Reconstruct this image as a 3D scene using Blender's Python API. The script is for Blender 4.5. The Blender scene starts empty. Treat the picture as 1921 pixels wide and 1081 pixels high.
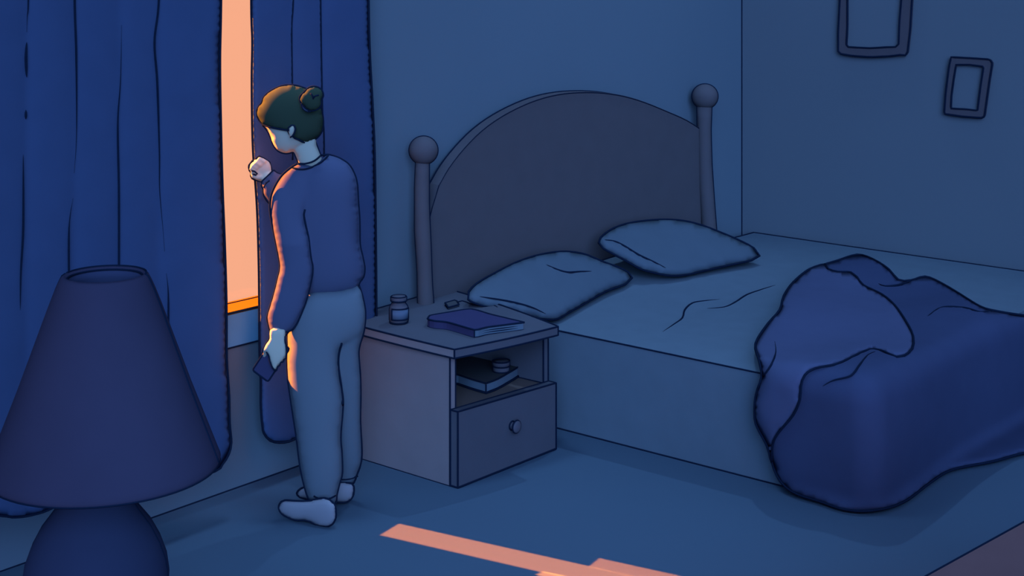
import bpy, bmesh, math
import numpy as np
from mathutils import Vector
from mathutils.geometry import delaunay_2d_cdt

C = bpy.context.scene.collection
# ---------------------------------------------------------------- survey of the room
# world axes: X runs along the window wall, Y points at that wall, Z up (metres)
F = 2750.0; HOR = -75.0; T = math.radians(50.36); CAMH = 2.13
RT = Vector((math.cos(T), -math.sin(T), 0)); FW = Vector((math.sin(T), math.cos(T), 0)); UP = Vector((0, 0, 1))
CAM = Vector((0, 0, CAMH))
WALL_Y = 4.626; WALL_X = 7.78
def ray(px, py): return FW + RT*((px-960.5)/F) - UP*((py-HOR)/F)
def at_d(px, py, d): return CAM + ray(px, py)*d
def at_z(px, py, z): return at_d(px, py, F*(CAMH-z)/(py-HOR))
def dv(px, v): return v/(FW.y + RT.y*(px-960.5)/F)
def du(px, u): return u/(FW.x + RT.x*(px-960.5)/F)
def at_v(px, py, v): return at_d(px, py, dv(px, v))
def at_u(px, py, u): return at_d(px, py, du(px, u))
def depth(p): return (Vector(p)-CAM).dot(FW)

# ---------------------------------------------------------------- materials
AMB = (0.25, 0.42, 0.85)
def lin(c): c /= 255.0; return c/12.92 if c <= .04045 else ((c+.055)/1.055)**2.4
def mat(name, rgb, k=(1, 1, 1), var=.03, scale=9, rough=1.0):
    m = bpy.data.materials.new(name); m.use_nodes = True
    nt = m.node_tree; b = nt.nodes['Principled BSDF']
    b.inputs['Roughness'].default_value = rough
    b.inputs['Specular IOR Level'].default_value = 0.0
    col = [min(.95, lin(rgb[i])/AMB[i]*k[i]) for i in range(3)]
    tc = nt.nodes.new('ShaderNodeTexCoord'); no = nt.nodes.new('ShaderNodeTexNoise')
    no.inputs['Scale'].default_value = scale; no.inputs['Detail'].default_value = 3
    nt.links.new(tc.outputs['Object'], no.inputs['Vector'])
    r = nt.nodes.new('ShaderNodeValToRGB')
    r.color_ramp.elements[0].position = .3; r.color_ramp.elements[1].position = .7
    r.color_ramp.elements[0].color = [c*(1-var) for c in col]+[1]
    r.color_ramp.elements[1].color = [c*(1+var) for c in col]+[1]
    nt.links.new(no.outputs['Fac'], r.inputs['Fac']); nt.links.new(r.outputs['Color'], b.inputs['Base Color'])
    return m
K = {'floor_paint': (0.736, 0.696, 0.761), 'wall_paint': (0.88, 0.912, 0.911), 'right_wall_paint': (1.049, 1.064, 1.024), 'curtain_cloth': (0.7, 0.863, 0.877), 'lampshade_cloth': (0.555, 0.559, 0.573), 'lamp_ceramic': (0.777, 0.781, 0.77), 'lit_side_wood': (0.966, 1.08, 1.09), 'dark_wood': (0.769, 0.904, 0.946), 'headboard_wood': (0.925, 0.944, 0.903), 'inner_wood': (3.476, 3.024, 1.936), 'sheet_cloth': (0.855, 0.872, 0.886), 'duvet_cloth': (0.756, 0.828, 0.83), 'duvet_lining': (0.848, 0.907, 0.934), 'sweater_knit': (0.688, 0.698, 0.695), 'trouser_cloth': (0.745, 0.713, 0.726), 'skin': (0.801, 0.833, 0.817), 'hair': (0.73, 0.751, 0.743), 'slipper_felt': (0.929, 0.903, 0.887), 'sill_apron_paint': (0.481, 1.171, 1.524), 'chest_wood': (0.823, 0.845, 0.861), 'orange_sill': (0.167, 0.602, 0.786), 'frame_wood': (1.001, 0.985, 0.961), 'pillow_case': (0.612, 0.624, 0.656)}
#KCAL
def M(name, rgb, **kw):
    return mat(name, rgb, K.get(name, (1, 1, 1)), **kw)
INK = M('ink', (5, 17, 46), var=0)
m_floor = M('floor_paint', (38, 70, 114), var=.015, scale=1.5)
m_wall = M('wall_paint', (47, 76, 121), var=.015, scale=1.2)
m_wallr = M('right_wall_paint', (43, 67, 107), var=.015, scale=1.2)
m_lowwall = m_wall
m_apron = M('sill_apron_paint', (64, 90, 138))
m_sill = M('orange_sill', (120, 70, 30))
m_curtain = M('curtain_cloth', (31, 53, 110))
m_cback = M('curtain_dark_back', (8, 18, 50))  # dark curtain backs, added to soak up red sun bounce
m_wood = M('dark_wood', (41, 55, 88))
m_woodlit = M('lit_side_wood', (62, 75, 110))  # window light on the nightstand's left side, put into the wood colour
m_woodin = mat('inner_wood', (36, 49, 75), (1.7, 1.45, 1.25))
m_head = M('headboard_wood', (40, 54, 86))
m_sheet = M('sheet_cloth', (46, 75, 119))
m_pillow = M('pillow_case', (46, 75, 119))
m_duvet = M('duvet_cloth', (29, 47, 97))
m_fold = M('duvet_lining', (36, 55, 106))
m_shade = M('lampshade_cloth', (33, 46, 91))
m_lining = M('shade_lining', (23, 39, 83))
m_base = M('lamp_ceramic', (22, 38, 82))
m_skin = M('skin', (91, 121, 158), var=.01)
m_hair = mat('hair', (17, 46, 56), (1.15, .74, .75), var=.01)
m_sweater = M('sweater_knit', (38, 60, 115), var=.01)
m_trouser = M('trouser_cloth', (48, 78, 123), var=.01)
m_slipper = M('slipper_felt', (64, 90, 138), var=.01)
m_phone = mat('phone_shell', (24, 37, 83), (.9, .9, .9), var=0)
m_cover = mat('book_cover_navy', (32, 42, 92), (.62, .72, .78))
m_cover2 = mat('book_cover_slate', (29, 44, 70), (1, 1, 1))
m_page = mat('page_paper', (48, 77, 124), (.75, .8, .82))
m_label = mat('label_paper', (48, 78, 130), (.7, .75, .8))
m_chest = M('chest_wood', (60, 61, 88))
m_jar = mat('jar_plastic', (43, 57, 92), (.75, .85, .88))

# ---------------------------------------------------------------- object helpers
def link(name, bm, mats, parent=None, smooth=True):
    bmesh.ops.recalc_face_normals(bm, faces=bm.faces)
    me = bpy.data.meshes.new(name); bm.to_mesh(me); bm.free()
    for m in mats: me.materials.append(m)
    if smooth:
        for p in me.polygons: p.use_smooth = True
    o = bpy.data.objects.new(name, me); C.objects.link(o)
    if parent: 
        o.parent = parent; o.matrix_parent_inverse = parent.matrix_world.inverted()
    return o
def thing(name, label, cat, loc=(0, 0, 0), group=None):
    o = bpy.data.objects.new(name, None); C.objects.link(o); o.location = loc
    o.empty_display_size = .1
    bpy.context.view_layer.update()
    o['label'] = label; o['category'] = cat
    if group: o['group'] = group
    return o
def tag(o, label, cat):
    o['label'] = label; o['category'] = cat; return o
def structure(o): o['kind'] = 'structure'; return o

def spline(pts, closed=False, step=5, sharp=()):
    P = [Vector((p[0], p[1], p[2] if len(p) > 2 else 0)) for p in pts]; n = len(P); out = []
    segs = n if closed else n-1
    for i in range(segs):
        p1 = P[i]; p2 = P[(i+1) % n]
        p0 = P[(i-1) % n] if (closed or i > 0) else p1
        p3 = P[(i+2) % n] if (closed or i+2 < n) else p2
        if i in sharp: p0 = p1
        if (i+1) % n in sharp: p3 = p2
        k = max(1, int((p2-p1).length/step))
        for j in range(k):
            t = j/k
            out.append(.5*((2*p1)+(p2-p0)*t+(2*p0-5*p1+4*p2-p3)*t*t+(3*p1-p0-3*p2+p3)*t**3))
    if not closed: out.append(P[-1])
    return out

def tube(bm, pts, radii, mi=1, closed=False, n=6):
    pts = [Vector(p) for p in pts]
    q = [pts[0]]; rr = [radii[0]]
    for p, r in zip(pts[1:], radii[1:]):
        if (p-q[-1]).length > 1e-5: q.append(p); rr.append(r)
    pts, radii = q, rr
    if closed and (pts[0]-pts[-1]).length < 1e-5: pts.pop(); radii = radii[:-1]
    m = len(pts)
    if m < 2: return
    rings = []; nrm = None
    for i in range(m):
        a = pts[(i-1) % m] if (closed or i > 0) else pts[i]
        b = pts[(i+1) % m] if (closed or i < m-1) else pts[i]
        t = (b-a).normalized()
        if t.length < .5: t = Vector((0, 0, 1))
        if nrm is None: nrm = t.orthogonal().normalized()
        nrm = (nrm - t*nrm.dot(t))
        nrm = nrm.normalized() if nrm.length > 1e-6 else t.orthogonal().normalized()
        bi = t.cross(nrm)
        rings.append([bm.verts.new(pts[i] + (nrm*math.cos(2*math.pi*k/n) + bi*math.sin(2*math.pi*k/n))*radii[i]) for k in range(n)])
    for i in range(m if closed else m-1):
        A, B = rings[i], rings[(i+1) % m]
        for k in range(n):
            f = bm.faces.new((A[k], A[(k+1) % n], B[(k+1) % n], B[k])); f.material_index = mi
    if not closed:
        for R_ in (rings[0], rings[-1]):
            f = bm.faces.new(R_); f.material_index = mi
LW = 3.4
def ink3(bm, pts, w=LW, closed=False, mi=1, taper=0):
    """a dark piped line along 3D points; w = drawn width"""
    n = len(pts); rad = []
    for i, p in enumerate(pts):
        r = .58*w*depth(p)/F
        t = i/max(1, n-1)
        if taper == 1: r *= max(.12, math.sin(math.pi*t)**.6)
        elif taper == 2: r *= max(.12, min(1, (1-t)*2.2))       # thin at the end
        elif taper == 3: r *= max(.12, min(1, t*2.2))           # thin at the start
        rad.append(r)
    tube(bm, pts, rad, mi, closed)
def seg(a, b, n=2): a = Vector(a); b = Vector(b); return [a.lerp(b, i/(n-1)) for i in range(n)]
def poly_ink(bm, pts, w=LW, closed=False):
    n = len(pts)
    for i in range(n if closed else n-1): ink3(bm, [pts[i], pts[(i+1) % n]], w)

def prism(bm, top, bot, mi=0, side_mi=None):
    t = [bm.verts.new(p) for p in top]; b = [bm.verts.new(p) for p in bot]; n = len(t)
    f = bm.faces.new(t); f.material_index = mi
    f = bm.faces.new(b[::-1]); f.material_index = mi
    for i in range(n):
        f = bm.faces.new((t[i], b[i], b[(i+1) % n], t[(i+1) % n])); f.material_index = mi if side_mi is None else side_mi
def box(bm, x0, x1, y0, y1, z0, z1, mi=0):
    prism(bm, [Vector(p) for p in ((x0, y0, z1), (x1, y0, z1), (x1, y1, z1), (x0, y1, z1))],
          [Vector(p) for p in ((x0, y0, z0), (x1, y0, z0), (x1, y1, z0), (x0, y1, z0))], mi)

def in_poly(P, x, y):
    n = len(P); x1 = P[:, 0]; y1 = P[:, 1]; x2 = np.roll(x1, -1); y2 = np.roll(y1, -1)
    c = np.zeros(len(x), bool)
    for i in range(n):
        m = ((y1[i] > y) != (y2[i] > y))
        xx = (x2[i]-x1[i])*(y-y1[i])/((y2[i]-y1[i]) if y2[i] != y1[i] else 1e-9)+x1[i]
        c ^= m & (x < xx)
    return c
def seg_dist(P, x, y, closed=True):
    d = np.full(len(x), 1e9); n = len(P)
    for i in range(n):
        a = P[i]; b = P[(i+1) % n]; ab = b-a; L = ab@ab
        if L < 1e-9: continue
        t = np.clip(((x-a[0])*ab[0]+(y-a[1])*ab[1])/L, 0, 1)
        d = np.minimum(d, np.hypot(x-a[0]-t*ab[0], y-a[1]-t*ab[1]))
    return d

class Soft:
    """a soft closed solid: rounded out of an outline lying on a given surface in the room"""
    def __init__(s, outline, dfun, k=1.0, cap=.1, step=6, back=1.0, sharp=(), relief=None, raw=False, backd=None):
        s.out = outline if raw else spline(outline, True, step, sharp)
        P = np.array([(p.x, p.y) for p in s.out]); s.dfun = dfun
        x0, y0 = P.min(0); x1, y1 = P.max(0)
        gx = []; j = 0; yy = y0+step*.5
        while yy < y1:
            xx = x0+(step*.5 if j % 2 else 0)
            while xx < x1: gx.append((xx, yy)); xx += step
            yy += step*.866; j += 1
        G = np.array(gx) if gx else np.zeros((0, 2))
        if len(G):
            ok = in_poly(P, G[:, 0], G[:, 1]); G = G[ok]
            G = G[seg_dist(P, G[:, 0], G[:, 1]) > step*.45]
        V = np.vstack([P, G]); nb = len(P)
        vs, es, fs, ov, oe, of = delaunay_2d_cdt([Vector((a, b)) for a, b in V], [(i, (i+1) % nb) for i in range(nb)], [], 1, 1e-4)
        V2 = np.array([(v.x, v.y) for v in vs]); N = len(V2)
        bd = np.array([any(k_ < nb for k_ in o) for o in ov]) if ov else np.arange(N) < nb
        E_ = np.array([tuple(e) for e in es]); 
        # Poisson inflation (conjugate gradient on the mesh graph)
        I = ~bd
        def A(ph):
            ph = ph*I; r = np.zeros(N)
            d = ph[E_[:, 0]]-ph[E_[:, 1]]
            np.add.at(r, E_[:, 0], d); np.add.at(r, E_[:, 1], -d)
            return r*I
        b = 1.5*step*step*I.astype(float); x = np.zeros(N); r = b-A(x); p = r.copy(); rs = r@r
        for _ in range(400):
            if rs < 1e-3: break
            Ap = A(p); a = rs/max(1e-12, p@Ap); x += a*p; r -= a*Ap; rn = r@r; p = r+rn/rs*p; rs = rn
        phi = np.sqrt(np.maximum(0, 2*x))
        s.V = V2; s.bd = bd
        base = np.array([dfun(a, b_) for a, b_ in V2]); s.base = base
        h = k*phi*base/F; h = cap*np.tanh(h/cap)
        if relief is not None:
            h = h + np.array([relief(a, b_) for a, b_ in V2])*np.minimum(1, phi/20)
        s.h = h; s.fs = fs; s.N = N
        s.back = back; s.backd = backd
    def build(s, bm, mi=0, bmi=None):
        F_ = [bm.verts.new(at_d(s.V[i, 0], s.V[i, 1], s.base[i]-s.h[i])) for i in range(s.N)]
        B_ = [F_[i] if s.bd[i] else bm.verts.new(at_d(s.V[i, 0], s.V[i, 1], s.base[i]+(s.h[i]*s.back if s.backd is None else s.backd(s.V[i, 0], s.V[i, 1]) if callable(s.backd) else s.backd))) for i in range(s.N)]
        for f in s.fs:
            if len(set(f)) < 3: continue
            try:
                g = bm.faces.new([F_[i] for i in f]); g.material_index = mi
                if any(not s.bd[i] for i in f):
                    g = bm.faces.new([B_[i] for i in f][::-1]); g.material_index = mi if bmi is None else bmi
            except ValueError: pass
        return s
    def front(s, px, py):
        d = np.hypot(s.V[:, 0]-px, s.V[:, 1]-py); idx = np.argsort(d)[:4]
        w = 1/(d[idx]+.3)**2; return float(((s.base-s.h)[idx]*w).sum()/w.sum())
    def edge(s, bm, w=LW, lift=.004):
        pts = [at_d(p.x, p.y, s.dfun(p.x, p.y)-lift) for p in s.out]
        ink3(bm, pts, w, closed=True)
    def stroke(s, bm, pts, w=LW, taper=0, lift=0.0, raw=False):
        q = pts if raw else spline(pts, False, 5)
        ink3(bm, [at_d(p[0], p[1], s.front(p[0], p[1])-lift) for p in q], w, taper=taper)

def lathe(bm, axis, prof, n=40, mi=0, mis=None):
    """prof: list of (radius, z) about a vertical axis through (x, y)"""
    rings = []
    for r, z in prof:
        rings.append([bm.verts.new((axis[0]+r*math.cos(2*math.pi*k/n), axis[1]+r*math.sin(2*math.pi*k/n), z)) for k in range(n)])
    for i in range(len(rings)-1):
        for k in range(n):
            f = bm.faces.new((rings[i][k], rings[i][(k+1) % n], rings[i+1][(k+1) % n], rings[i+1][k]))
            f.material_index = mi if mis is None else mis[i]
    for i in (0, -1):
        if prof[i][0] > 1e-4:
            f = bm.faces.new(rings[i]); f.material_index = mi if mis is None else mis[i]
def ring_pts(axis, r, z, n=40, a0=0, a1=2*math.pi):
    return [Vector((axis[0]+r*math.cos(a0+(a1-a0)*k/n), axis[1]+r*math.sin(a0+(a1-a0)*k/n), z)) for k in range(n+(0 if abs(a1-a0-2*math.pi) < 1e-6 else 1))]
def side_line(bm, axis, prof, w=LW, both=True, sides=(-1, 1)):
    for s in sides:
        ink3(bm, [Vector((axis[0], axis[1], z))+RT*(s*r) for r, z in prof], w)

# ================================================================= THE ROOM
bm = bmesh.new()
vs = [bm.verts.new(p) for p in ((-.6, .3, 0), (WALL_X, .3, 0), (WALL_X, WALL_Y, 0), (-.6, WALL_Y, 0), (-.6, .3, -.1), (WALL_X, .3, -.1), (WALL_X, WALL_Y, -.1), (-.6, WALL_Y, -.1))]
for f in ((0, 1, 2, 3), (7, 6, 5, 4), (0, 4, 5, 1), (1, 5, 6, 2), (2, 6, 7, 3), (3, 7, 4, 0)): bm.faces.new([vs[i] for i in f])
structure(link('floor', bm, [m_floor], smooth=False))

WT = 2.7                                    # wall height
WX0, WX1 = 3.42, 4.16; WZ0, WZ1 = .72, 2.07    # window opening
WB = WALL_Y+.16
bm = bmesh.new()
HB_ = 3.7
box(bm, -.6, WX0, WALL_Y, WB, -.1, HB_); box(bm, WX1, WALL_X+.15, WALL_Y, WB, -.1, HB_)
box(bm, WX0, WX1, WALL_Y, WB, -.1, WZ0-.012); box(bm, WX0, WX1, WALL_Y, WB, WZ1, HB_)
q = [at_v(x, y, WALL_Y) for x, y in ((-40, 1082), (0, 1070), (60, 1053), (160, 1021), (280, 983), (370, 946), (460, 910), (563, 876))]
q = [Vector((p.x, WALL_Y, 0)) for p in q]; q.append(Vector((5.2, WALL_Y, 0)))
ink3(bm, q, 4)
ink3(bm, [Vector((WALL_X, WALL_Y, 0)), Vector((WALL_X, WALL_Y, WT))], 3.2)
structure(link('wall_back', bm, [m_wall, INK], smooth=False))
bm = bmesh.new(); box(bm, WALL_X, WALL_X+.15, .3, WALL_Y, -.1, WT)
ink3(bm, [Vector((WALL_X, .3, 0)), Vector((WALL_X, WALL_Y, 0))], 3)
structure(link('wall_right', bm, [m_wallr, INK], smooth=False))

# window: orange ledge, painted apron under it, frame bars and one clear pane
win = bpy.data.objects.new('window_1', None); C.objects.link(win); win.location = ((WX0+WX1)/2, WALL_Y, WZ0)
bpy.context.view_layer.update(); structure(win)
bm = bmesh.new(); box(bm, WX0, WX1, WALL_Y-.012, WB-.03, WZ0-.012, WZ0)
ink3(bm, [Vector((WX0, WALL_Y-.013, WZ0-.006)), Vector((WX1, WALL_Y-.013, WZ0-.006))], 3)
ink3(bm, [Vector((WX0, WB-.055, WZ0)), Vector((WX1, WB-.055, WZ0))], 2.4)
link('window_sill', bm, [m_sill, INK], win, False)
bm = bmesh.new(); box(bm, WX0-.03, WX1+.03, WALL_Y-.010, WALL_Y, .575, WZ0-.013)
ink3(bm, [Vector((WX0-.03, WALL_Y-.010, .575)), Vector((WX1+.03, WALL_Y-.010, .575))], 3.2)
link('apron', bm, [m_apron, INK], win, False)
bm = bmesh.new()
for a in ((WX0, WX0+.05), (WX1-.05, WX1)): box(bm, a[0], a[1], WB-.05, WB-.01, WZ0, WZ1)
box(bm, WX0, WX1, WB-.05, WB-.01, WZ1-.05, WZ1)
link('window_frame', bm, [m_apron, INK], win, False)
bm = bmesh.new(); box(bm, WX0+.05, WX1-.05, WB-.034, WB-.03, WZ0, WZ1-.05)
g = bpy.data.materials.new('window_glass'); g.use_nodes = True; nt = g.node_tree; nt.nodes.clear()
o_ = nt.nodes.new('ShaderNodeOutputMaterial'); mx = nt.nodes.new('ShaderNodeMixShader'); tr = nt.nodes.new('ShaderNodeBsdfTransparent'); gl = nt.nodes.new('ShaderNodeBsdfGlossy')
gl.inputs['Roughness'].default_value = .05; mx.inputs[0].default_value = .02
nt.links.new(tr.outputs[0], mx.inputs[1]); nt.links.new(gl.outputs[0], mx.inputs[2]); nt.links.new(mx.outputs[0], o_.inputs[0])
link('glass_pane', bm, [g], win, False)

# curtain rod
bm = bmesh.new(); tube(bm, [Vector((1.2, WALL_Y-.1, 2.62)), Vector((5.0, WALL_Y-.1, 2.62))], [.014, .014], 0, n=12)
for x in (1.15, 5.05):
    lathe(bm, (x, WALL_Y-.1), [(.001, 2.59), (.02, 2.597), (.03, 2.62), (.02, 2.643), (.001, 2.65)], 16)
for x in (1.3, 4.9): tube(bm, [Vector((x, WALL_Y-.1, 2.62)), Vector((x, WALL_Y, 2.62))], [.008, .008], 0, n=8)
tag(link('curtain_rod', bm, [m_wood]), 'thin dark curtain rod fixed to the wall above the window', 'curtain rod')

# curtains
CV = WALL_Y-.085
CVL = 4.39
cd = lambda x, y: dv(x, CVL)
def ctop(px): return HOR - F*(2.6-CAMH)/dv(px, 4.45)
def folds(cs, amp=.012, wd=26):
    def r(x, y):
        return sum(amp*math.exp(-abs(x-c)/wd) for c in cs)*-1+amp
    return r
bm = bmesh.new()
L = [(-220, ctop(-220)), (100, ctop(100)), (418, ctop(418)), (415, 0), (413, 120), (415, 250), (418, 360), (421.6, 450), (425, 567), (425.7, 672), (430, 742), (431, 794), (434, 830), (429, 853), (417, 872), (403, 885), (330, 905), (230, 925), (160, 937), (108, 950), (82, 961), (50, 969), (23, 971), (0, 968), (-60, 975), (-220, 1010)]
s = Soft(L, cd, .4, .03, 9, back=.4, sharp=(0, 2, len(L)-1), relief=folds((50, 140, 224, 297)))
s.build(bm, 0, 2)
for st, w, tp in (([(53, -150), (53, 0), (51, 31), (50, 60)], 4, 2), ([(50, 79), (48.7, 110), (50, 145)], 4.5, 1), ([(48.5, 206), (48.5, 224)], 4, 1),
    ([(43.5, 290), (43.5, 425), (39, 513), (38, 582)], 3.2, 1), ([(140, -160), (140, 0), (143, 104), (143.5, 249), (139, 325)], 3.4, 2),
    ([(137, 372), (130.5, 414), (129, 466), (130, 560)], 3.2, 3), ([(228, 47), (226, 150), (221, 233), (223, 363), (223, 540)], 3.2, 3),
    ([(300, -160), (298, 0), (290, 78), (295, 155), (299, 285), (299.5, 357), (305.6, 430), (308.7, 472)], 3.4, 2),
    ([(312, 513), (315, 539), (316, 570), (315.5, 640)], 3, 3)):
    s.stroke(bm, st, w, tp, lift=.005)
s.edge(bm, 3.8, .02)
tag(link('curtain', bm, [m_curtain, INK, m_cback]), 'wide blue curtain left of the bright window gap, behind the lamp', 'curtain')
bm = bmesh.new()
Rr = [(470, ctop(470)), (600, ctop(600)), (690, ctop(690)), (691.5, 0), (694, 103), (699, 197), (703.4, 311), (706, 560), (706, 700), (702, 780), (680, 796), (640, 803), (600, 812), (572, 819), (556, 823), (542, 829), (525, 831), (507, 827), (495, 813), (492, 798), (489, 760), (489, 716), (486.7, 657), (486, 568), (485, 492), (481.7, 388), (474, 274), (472, 155), (473, 78), (471, 0)]
s = Soft(Rr, lambda x, y: dv(x, CV), .3, .015, 7, back=.4, sharp=(0, 2), relief=folds((548, 604), .012, 20))
s.build(bm, 0, 2); s.edge(bm, 3.8, .014)
s.stroke(bm, [(552, -150), (550, 0), (547, 52), (548, 158), (549, 300)], 3.2)
s.stroke(bm, [(600, -150), (601, 0), (603.4, 155), (605, 223), (607.6, 260), (607.6, 420)], 3.6)
tag(link('curtain', bm, [m_curtain, INK, m_cback]), 'narrow blue curtain right of the bright gap, held by the person', 'curtain')

# ================================================================= NIGHTSTAND
A = at_z(852, 915, 0); B = at_z(1036, 842, 0); BACK = 4.52
A2 = Vector((A.x+.0, BACK, 0)); B2 = Vector((B.x, BACK, 0))
def zat(p, py): return CAMH-(py-HOR)*depth(p)/F
ns = thing('nightstand', 'wooden nightstand with open shelf and one drawer beside the bed', 'nightstand', (A+B2)/2)
ft = .028
eu = (B-A).normalized(); ev = Vector((-eu.y, eu.x, 0))
def NP(a, b, z, rise=0):        # a: 0..1 along the front, b: metres back from the front
    p = A.lerp(B, a); q = A2.lerp(B2, a); L_ = (q-p).length
    r = p+(q-p).normalized()*b; return Vector((r.x, r.y, z))
depthA = (A2-A).length; depthB = (B2-B).length; wid = (B-A).length
ZT = zat(A, 663); ZTB = zat(B, 627); ZD = zat(A, 771); ZDB = zat(B, 717)
def nslab(bm, a0, a1, b0, b1, z0, z1, mi=0):
    """b as fraction of depth; z pairs (left,right)"""
    def q(a, b, zz):
        p = A.lerp(B, a); r = A2.lerp(B2, a); p = p.lerp(r, b); return Vector((p.x, p.y, zz[0]+(zz[1]-zz[0])*a))
    cs = ((a0, b0), (a1, b0), (a1, b1), (a0, b1))
    t = [q(a, b, z1) for a, b in cs]; o = [q(a, b, z0) for a, b in cs]
    prism(bm, t, o, mi); return t, o
tt = .035; td = .02/wid
ZTp = (ZT, ZTB)
# sides
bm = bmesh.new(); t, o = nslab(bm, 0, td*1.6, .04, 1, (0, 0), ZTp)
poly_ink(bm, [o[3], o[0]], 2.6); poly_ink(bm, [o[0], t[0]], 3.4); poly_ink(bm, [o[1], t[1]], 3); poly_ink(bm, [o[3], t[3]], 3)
sp = link('side_panel', bm, [m_woodlit, INK], ns, False)
bm = bmesh.new(); t, o = nslab(bm, 1-td*1.6, 1, .04, 1, (0, 0), ZTp)
poly_ink(bm, [o[0], t[0]], 3.2); poly_ink(bm, [o[1], t[1]], 3.4); poly_ink(bm, [t[3], o[3]], 2.5)
link('side_panel', bm, [m_wood, INK], ns, False)
bm = bmesh.new(); nslab(bm, td*1.6, 1-td*1.6, .96, 1, (.03, .03), ZTp); link('back_panel', bm, [m_woodin, INK], ns, False)
bm = bmesh.new(); t, o = nslab(bm, td*1.6, 1-td*1.6, .02, .96, (ZD-.03, ZDB-.03), (ZD-.004, ZDB-.004)); poly_ink(bm, [t[3], t[2], t[1]], 3.2)
link('shelf', bm, [m_woodin, INK], ns, False)
bm = bmesh.new(); nslab(bm, td*1.6, 1-td*1.6, .05, .96, (.02, .02), (.04, .04)); link('bottom_board', bm, [m_woodin], ns, False)
# top: hand-drawn, slightly skewed board
TA = Vector((A.x-.012, A.y-.012, 0)); zt = zat(TA, 656)
TB = at_z(1047, 613, zt+.005); TC = Vector((B.x+.06, WALL_Y-.012, zt+.028)); TD = Vector((A.x-.02, WALL_Y-.012, zt+.015))
TA.z = zt; thk = .036
def bez(a, b, off, n=10):
    return [a.lerp(b, i/n)+off*math.sin(math.pi*i/n) for i in range(n)]
topo = bez(TA, TB, Vector((.006, -.012, 0)))+bez(TB, TC, Vector((.012, 0, 0.004)))+bez(TC, TD, Vector((0, 0, 0)))+bez(TD, TA, Vector((-.008, 0, 0)))
bm = bmesh.new(); botp = [p-Vector((0, 0, thk)) for p in topo]
prism(bm, topo, botp)
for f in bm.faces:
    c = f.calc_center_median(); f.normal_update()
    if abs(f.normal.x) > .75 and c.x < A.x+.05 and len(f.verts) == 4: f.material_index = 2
ink3(bm, topo, 3.2, closed=True); ink3(bm, botp[:21], 3.2); ink3(bm, botp[30:]+[botp[0]], 3.2)
ink3(bm, [topo[0], botp[0]], 3.4); ink3(bm, [topo[10], botp[10]], 3)
link('tabletop', bm, [m_wood, INK, m_woodlit], ns, False)
def ztop(p):        # height of the table top surface under a point
    a = max(0, min(1, (p.x-TA.x)/(TC.x-TA.x))); b = max(0, min(1, (p.y-TA.y)/(TC.y-TA.y)))
    return (TA.z*(1-a)+TB.z*a)*(1-b)+(TD.z*(1-a)+TC.z*a)*b
def on_top(px, py, h=0):
    z = zt
    for _ in range(8): p = at_z(px, py, z+h); z = ztop(p)
    return at_z(px, py, z+h)
# drawer
bm = bmesh.new(); t, o = nslab(bm, .0, 1.0, -.035, .035, (.004, .004), (ZD, ZDB))
poly_ink(bm, [t[0], t[1], t[2], t[3]], 3, True); poly_ink(bm, [o[0], o[1]], 3.8); poly_ink(bm, [o[3], o[0]], 3.4)
poly_ink(bm, [o[0], t[0]], 3.6); poly_ink(bm, [o[1], t[1]], 3.8); poly_ink(bm, [o[3], t[3]], 3.4); poly_ink(bm, [o[2], t[2]], 3)
dr = link('drawer', bm, [m_wood, INK], ns, False)
# knob: a disc on a short stem, seen askew
fn = (t[0]-t[3]).normalized(); fn.z = 0
kc = at_d(958, 798, 1.0)-CAM
pl = t[0]; dd = (pl-CAM).dot(fn)/kc.dot(fn); kc = CAM+kc*dd
bm = bmesh.new()
def disc_lathe(bm, c, ax, prof, n=28, mi=0):
    a = ax.normalized(); e1 = a.orthogonal().normalized(); e2 = a.cross(e1); rings = []
    for r, h in prof: rings.append([bm.verts.new(c+a*h+(e1*math.cos(2*math.pi*k/n)+e2*math.sin(2*math.pi*k/n))*r) for k in range(n)])
    for i in range(len(rings)-1):
        for k in range(n):
            f = bm.faces.new((rings[i][k], rings[i][(k+1) % n], rings[i+1][(k+1) % n], rings[i+1][k])); f.material_index = mi
    for R_ in (rings[0], rings[-1]): f = bm.faces.new(R_); f.material_index = mi
    return [[v.co.copy() for v in r] for r in rings]
kk = .0255
rg = disc_lathe(bm, kc, fn, [(.018, 0), (.018, .008), (.012, .014), (.014, .022), (kk*.92, .026), (kk, .032), (kk*.95, .038), (kk*.6, .042), (.002, .043)])
ink3(bm, rg[5], 3, closed=True); ink3(bm, rg[1], 3.2, closed=True)
link('knob', bm, [m_jar, INK], dr)

# bottle of pills
def bottle_at(px, py): return on_top(px, py)
bp = bottle_at(748, 606); zb = bp.z; ax = (bp.x, bp.y); u_ = depth(bp)/F
bt = thing('pill_bottle', 'small pill bottle with a blue label on the nightstand, left of the book', 'bottle', bp)
bm = bmesh.new(); r = 17.5*u_
prof = [(.002, zb+.001), (r*.85, zb+.001), (r, zb+6*u_), (r, zb+26*u_), (r*.93, zb+32*u_), (r*.72, zb+37*u_), (r*.66, zb+42*u_)]
lathe(bm, ax, prof, 28)
ink3(bm, [Vector((ax[0], ax[1], z))+RT*(-x) for x, z in prof[1:]]+[Vector((ax[0], ax[1], zb+42*u_))+RT*(x) for x in (r*.66,)][:0], 2.4)
ink3(bm, [Vector((ax[0], ax[1], z))+RT*(x) for x, z in prof[1:]], 3)
ink3(bm, ring_pts(ax, r*.95, zb+2*u_, 40), 3, closed=True)
link('bottle_body', bm, [m_jar, INK], bt)
bm = bmesh.new(); c0, c1 = zb+41*u_, zb+50*u_
lathe(bm, ax, [(r*.8, c0), (r*.84, c0+3*u_), (r*.84, c1-2*u_), (r*.78, c1), (.002, c1)], 28)
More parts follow.
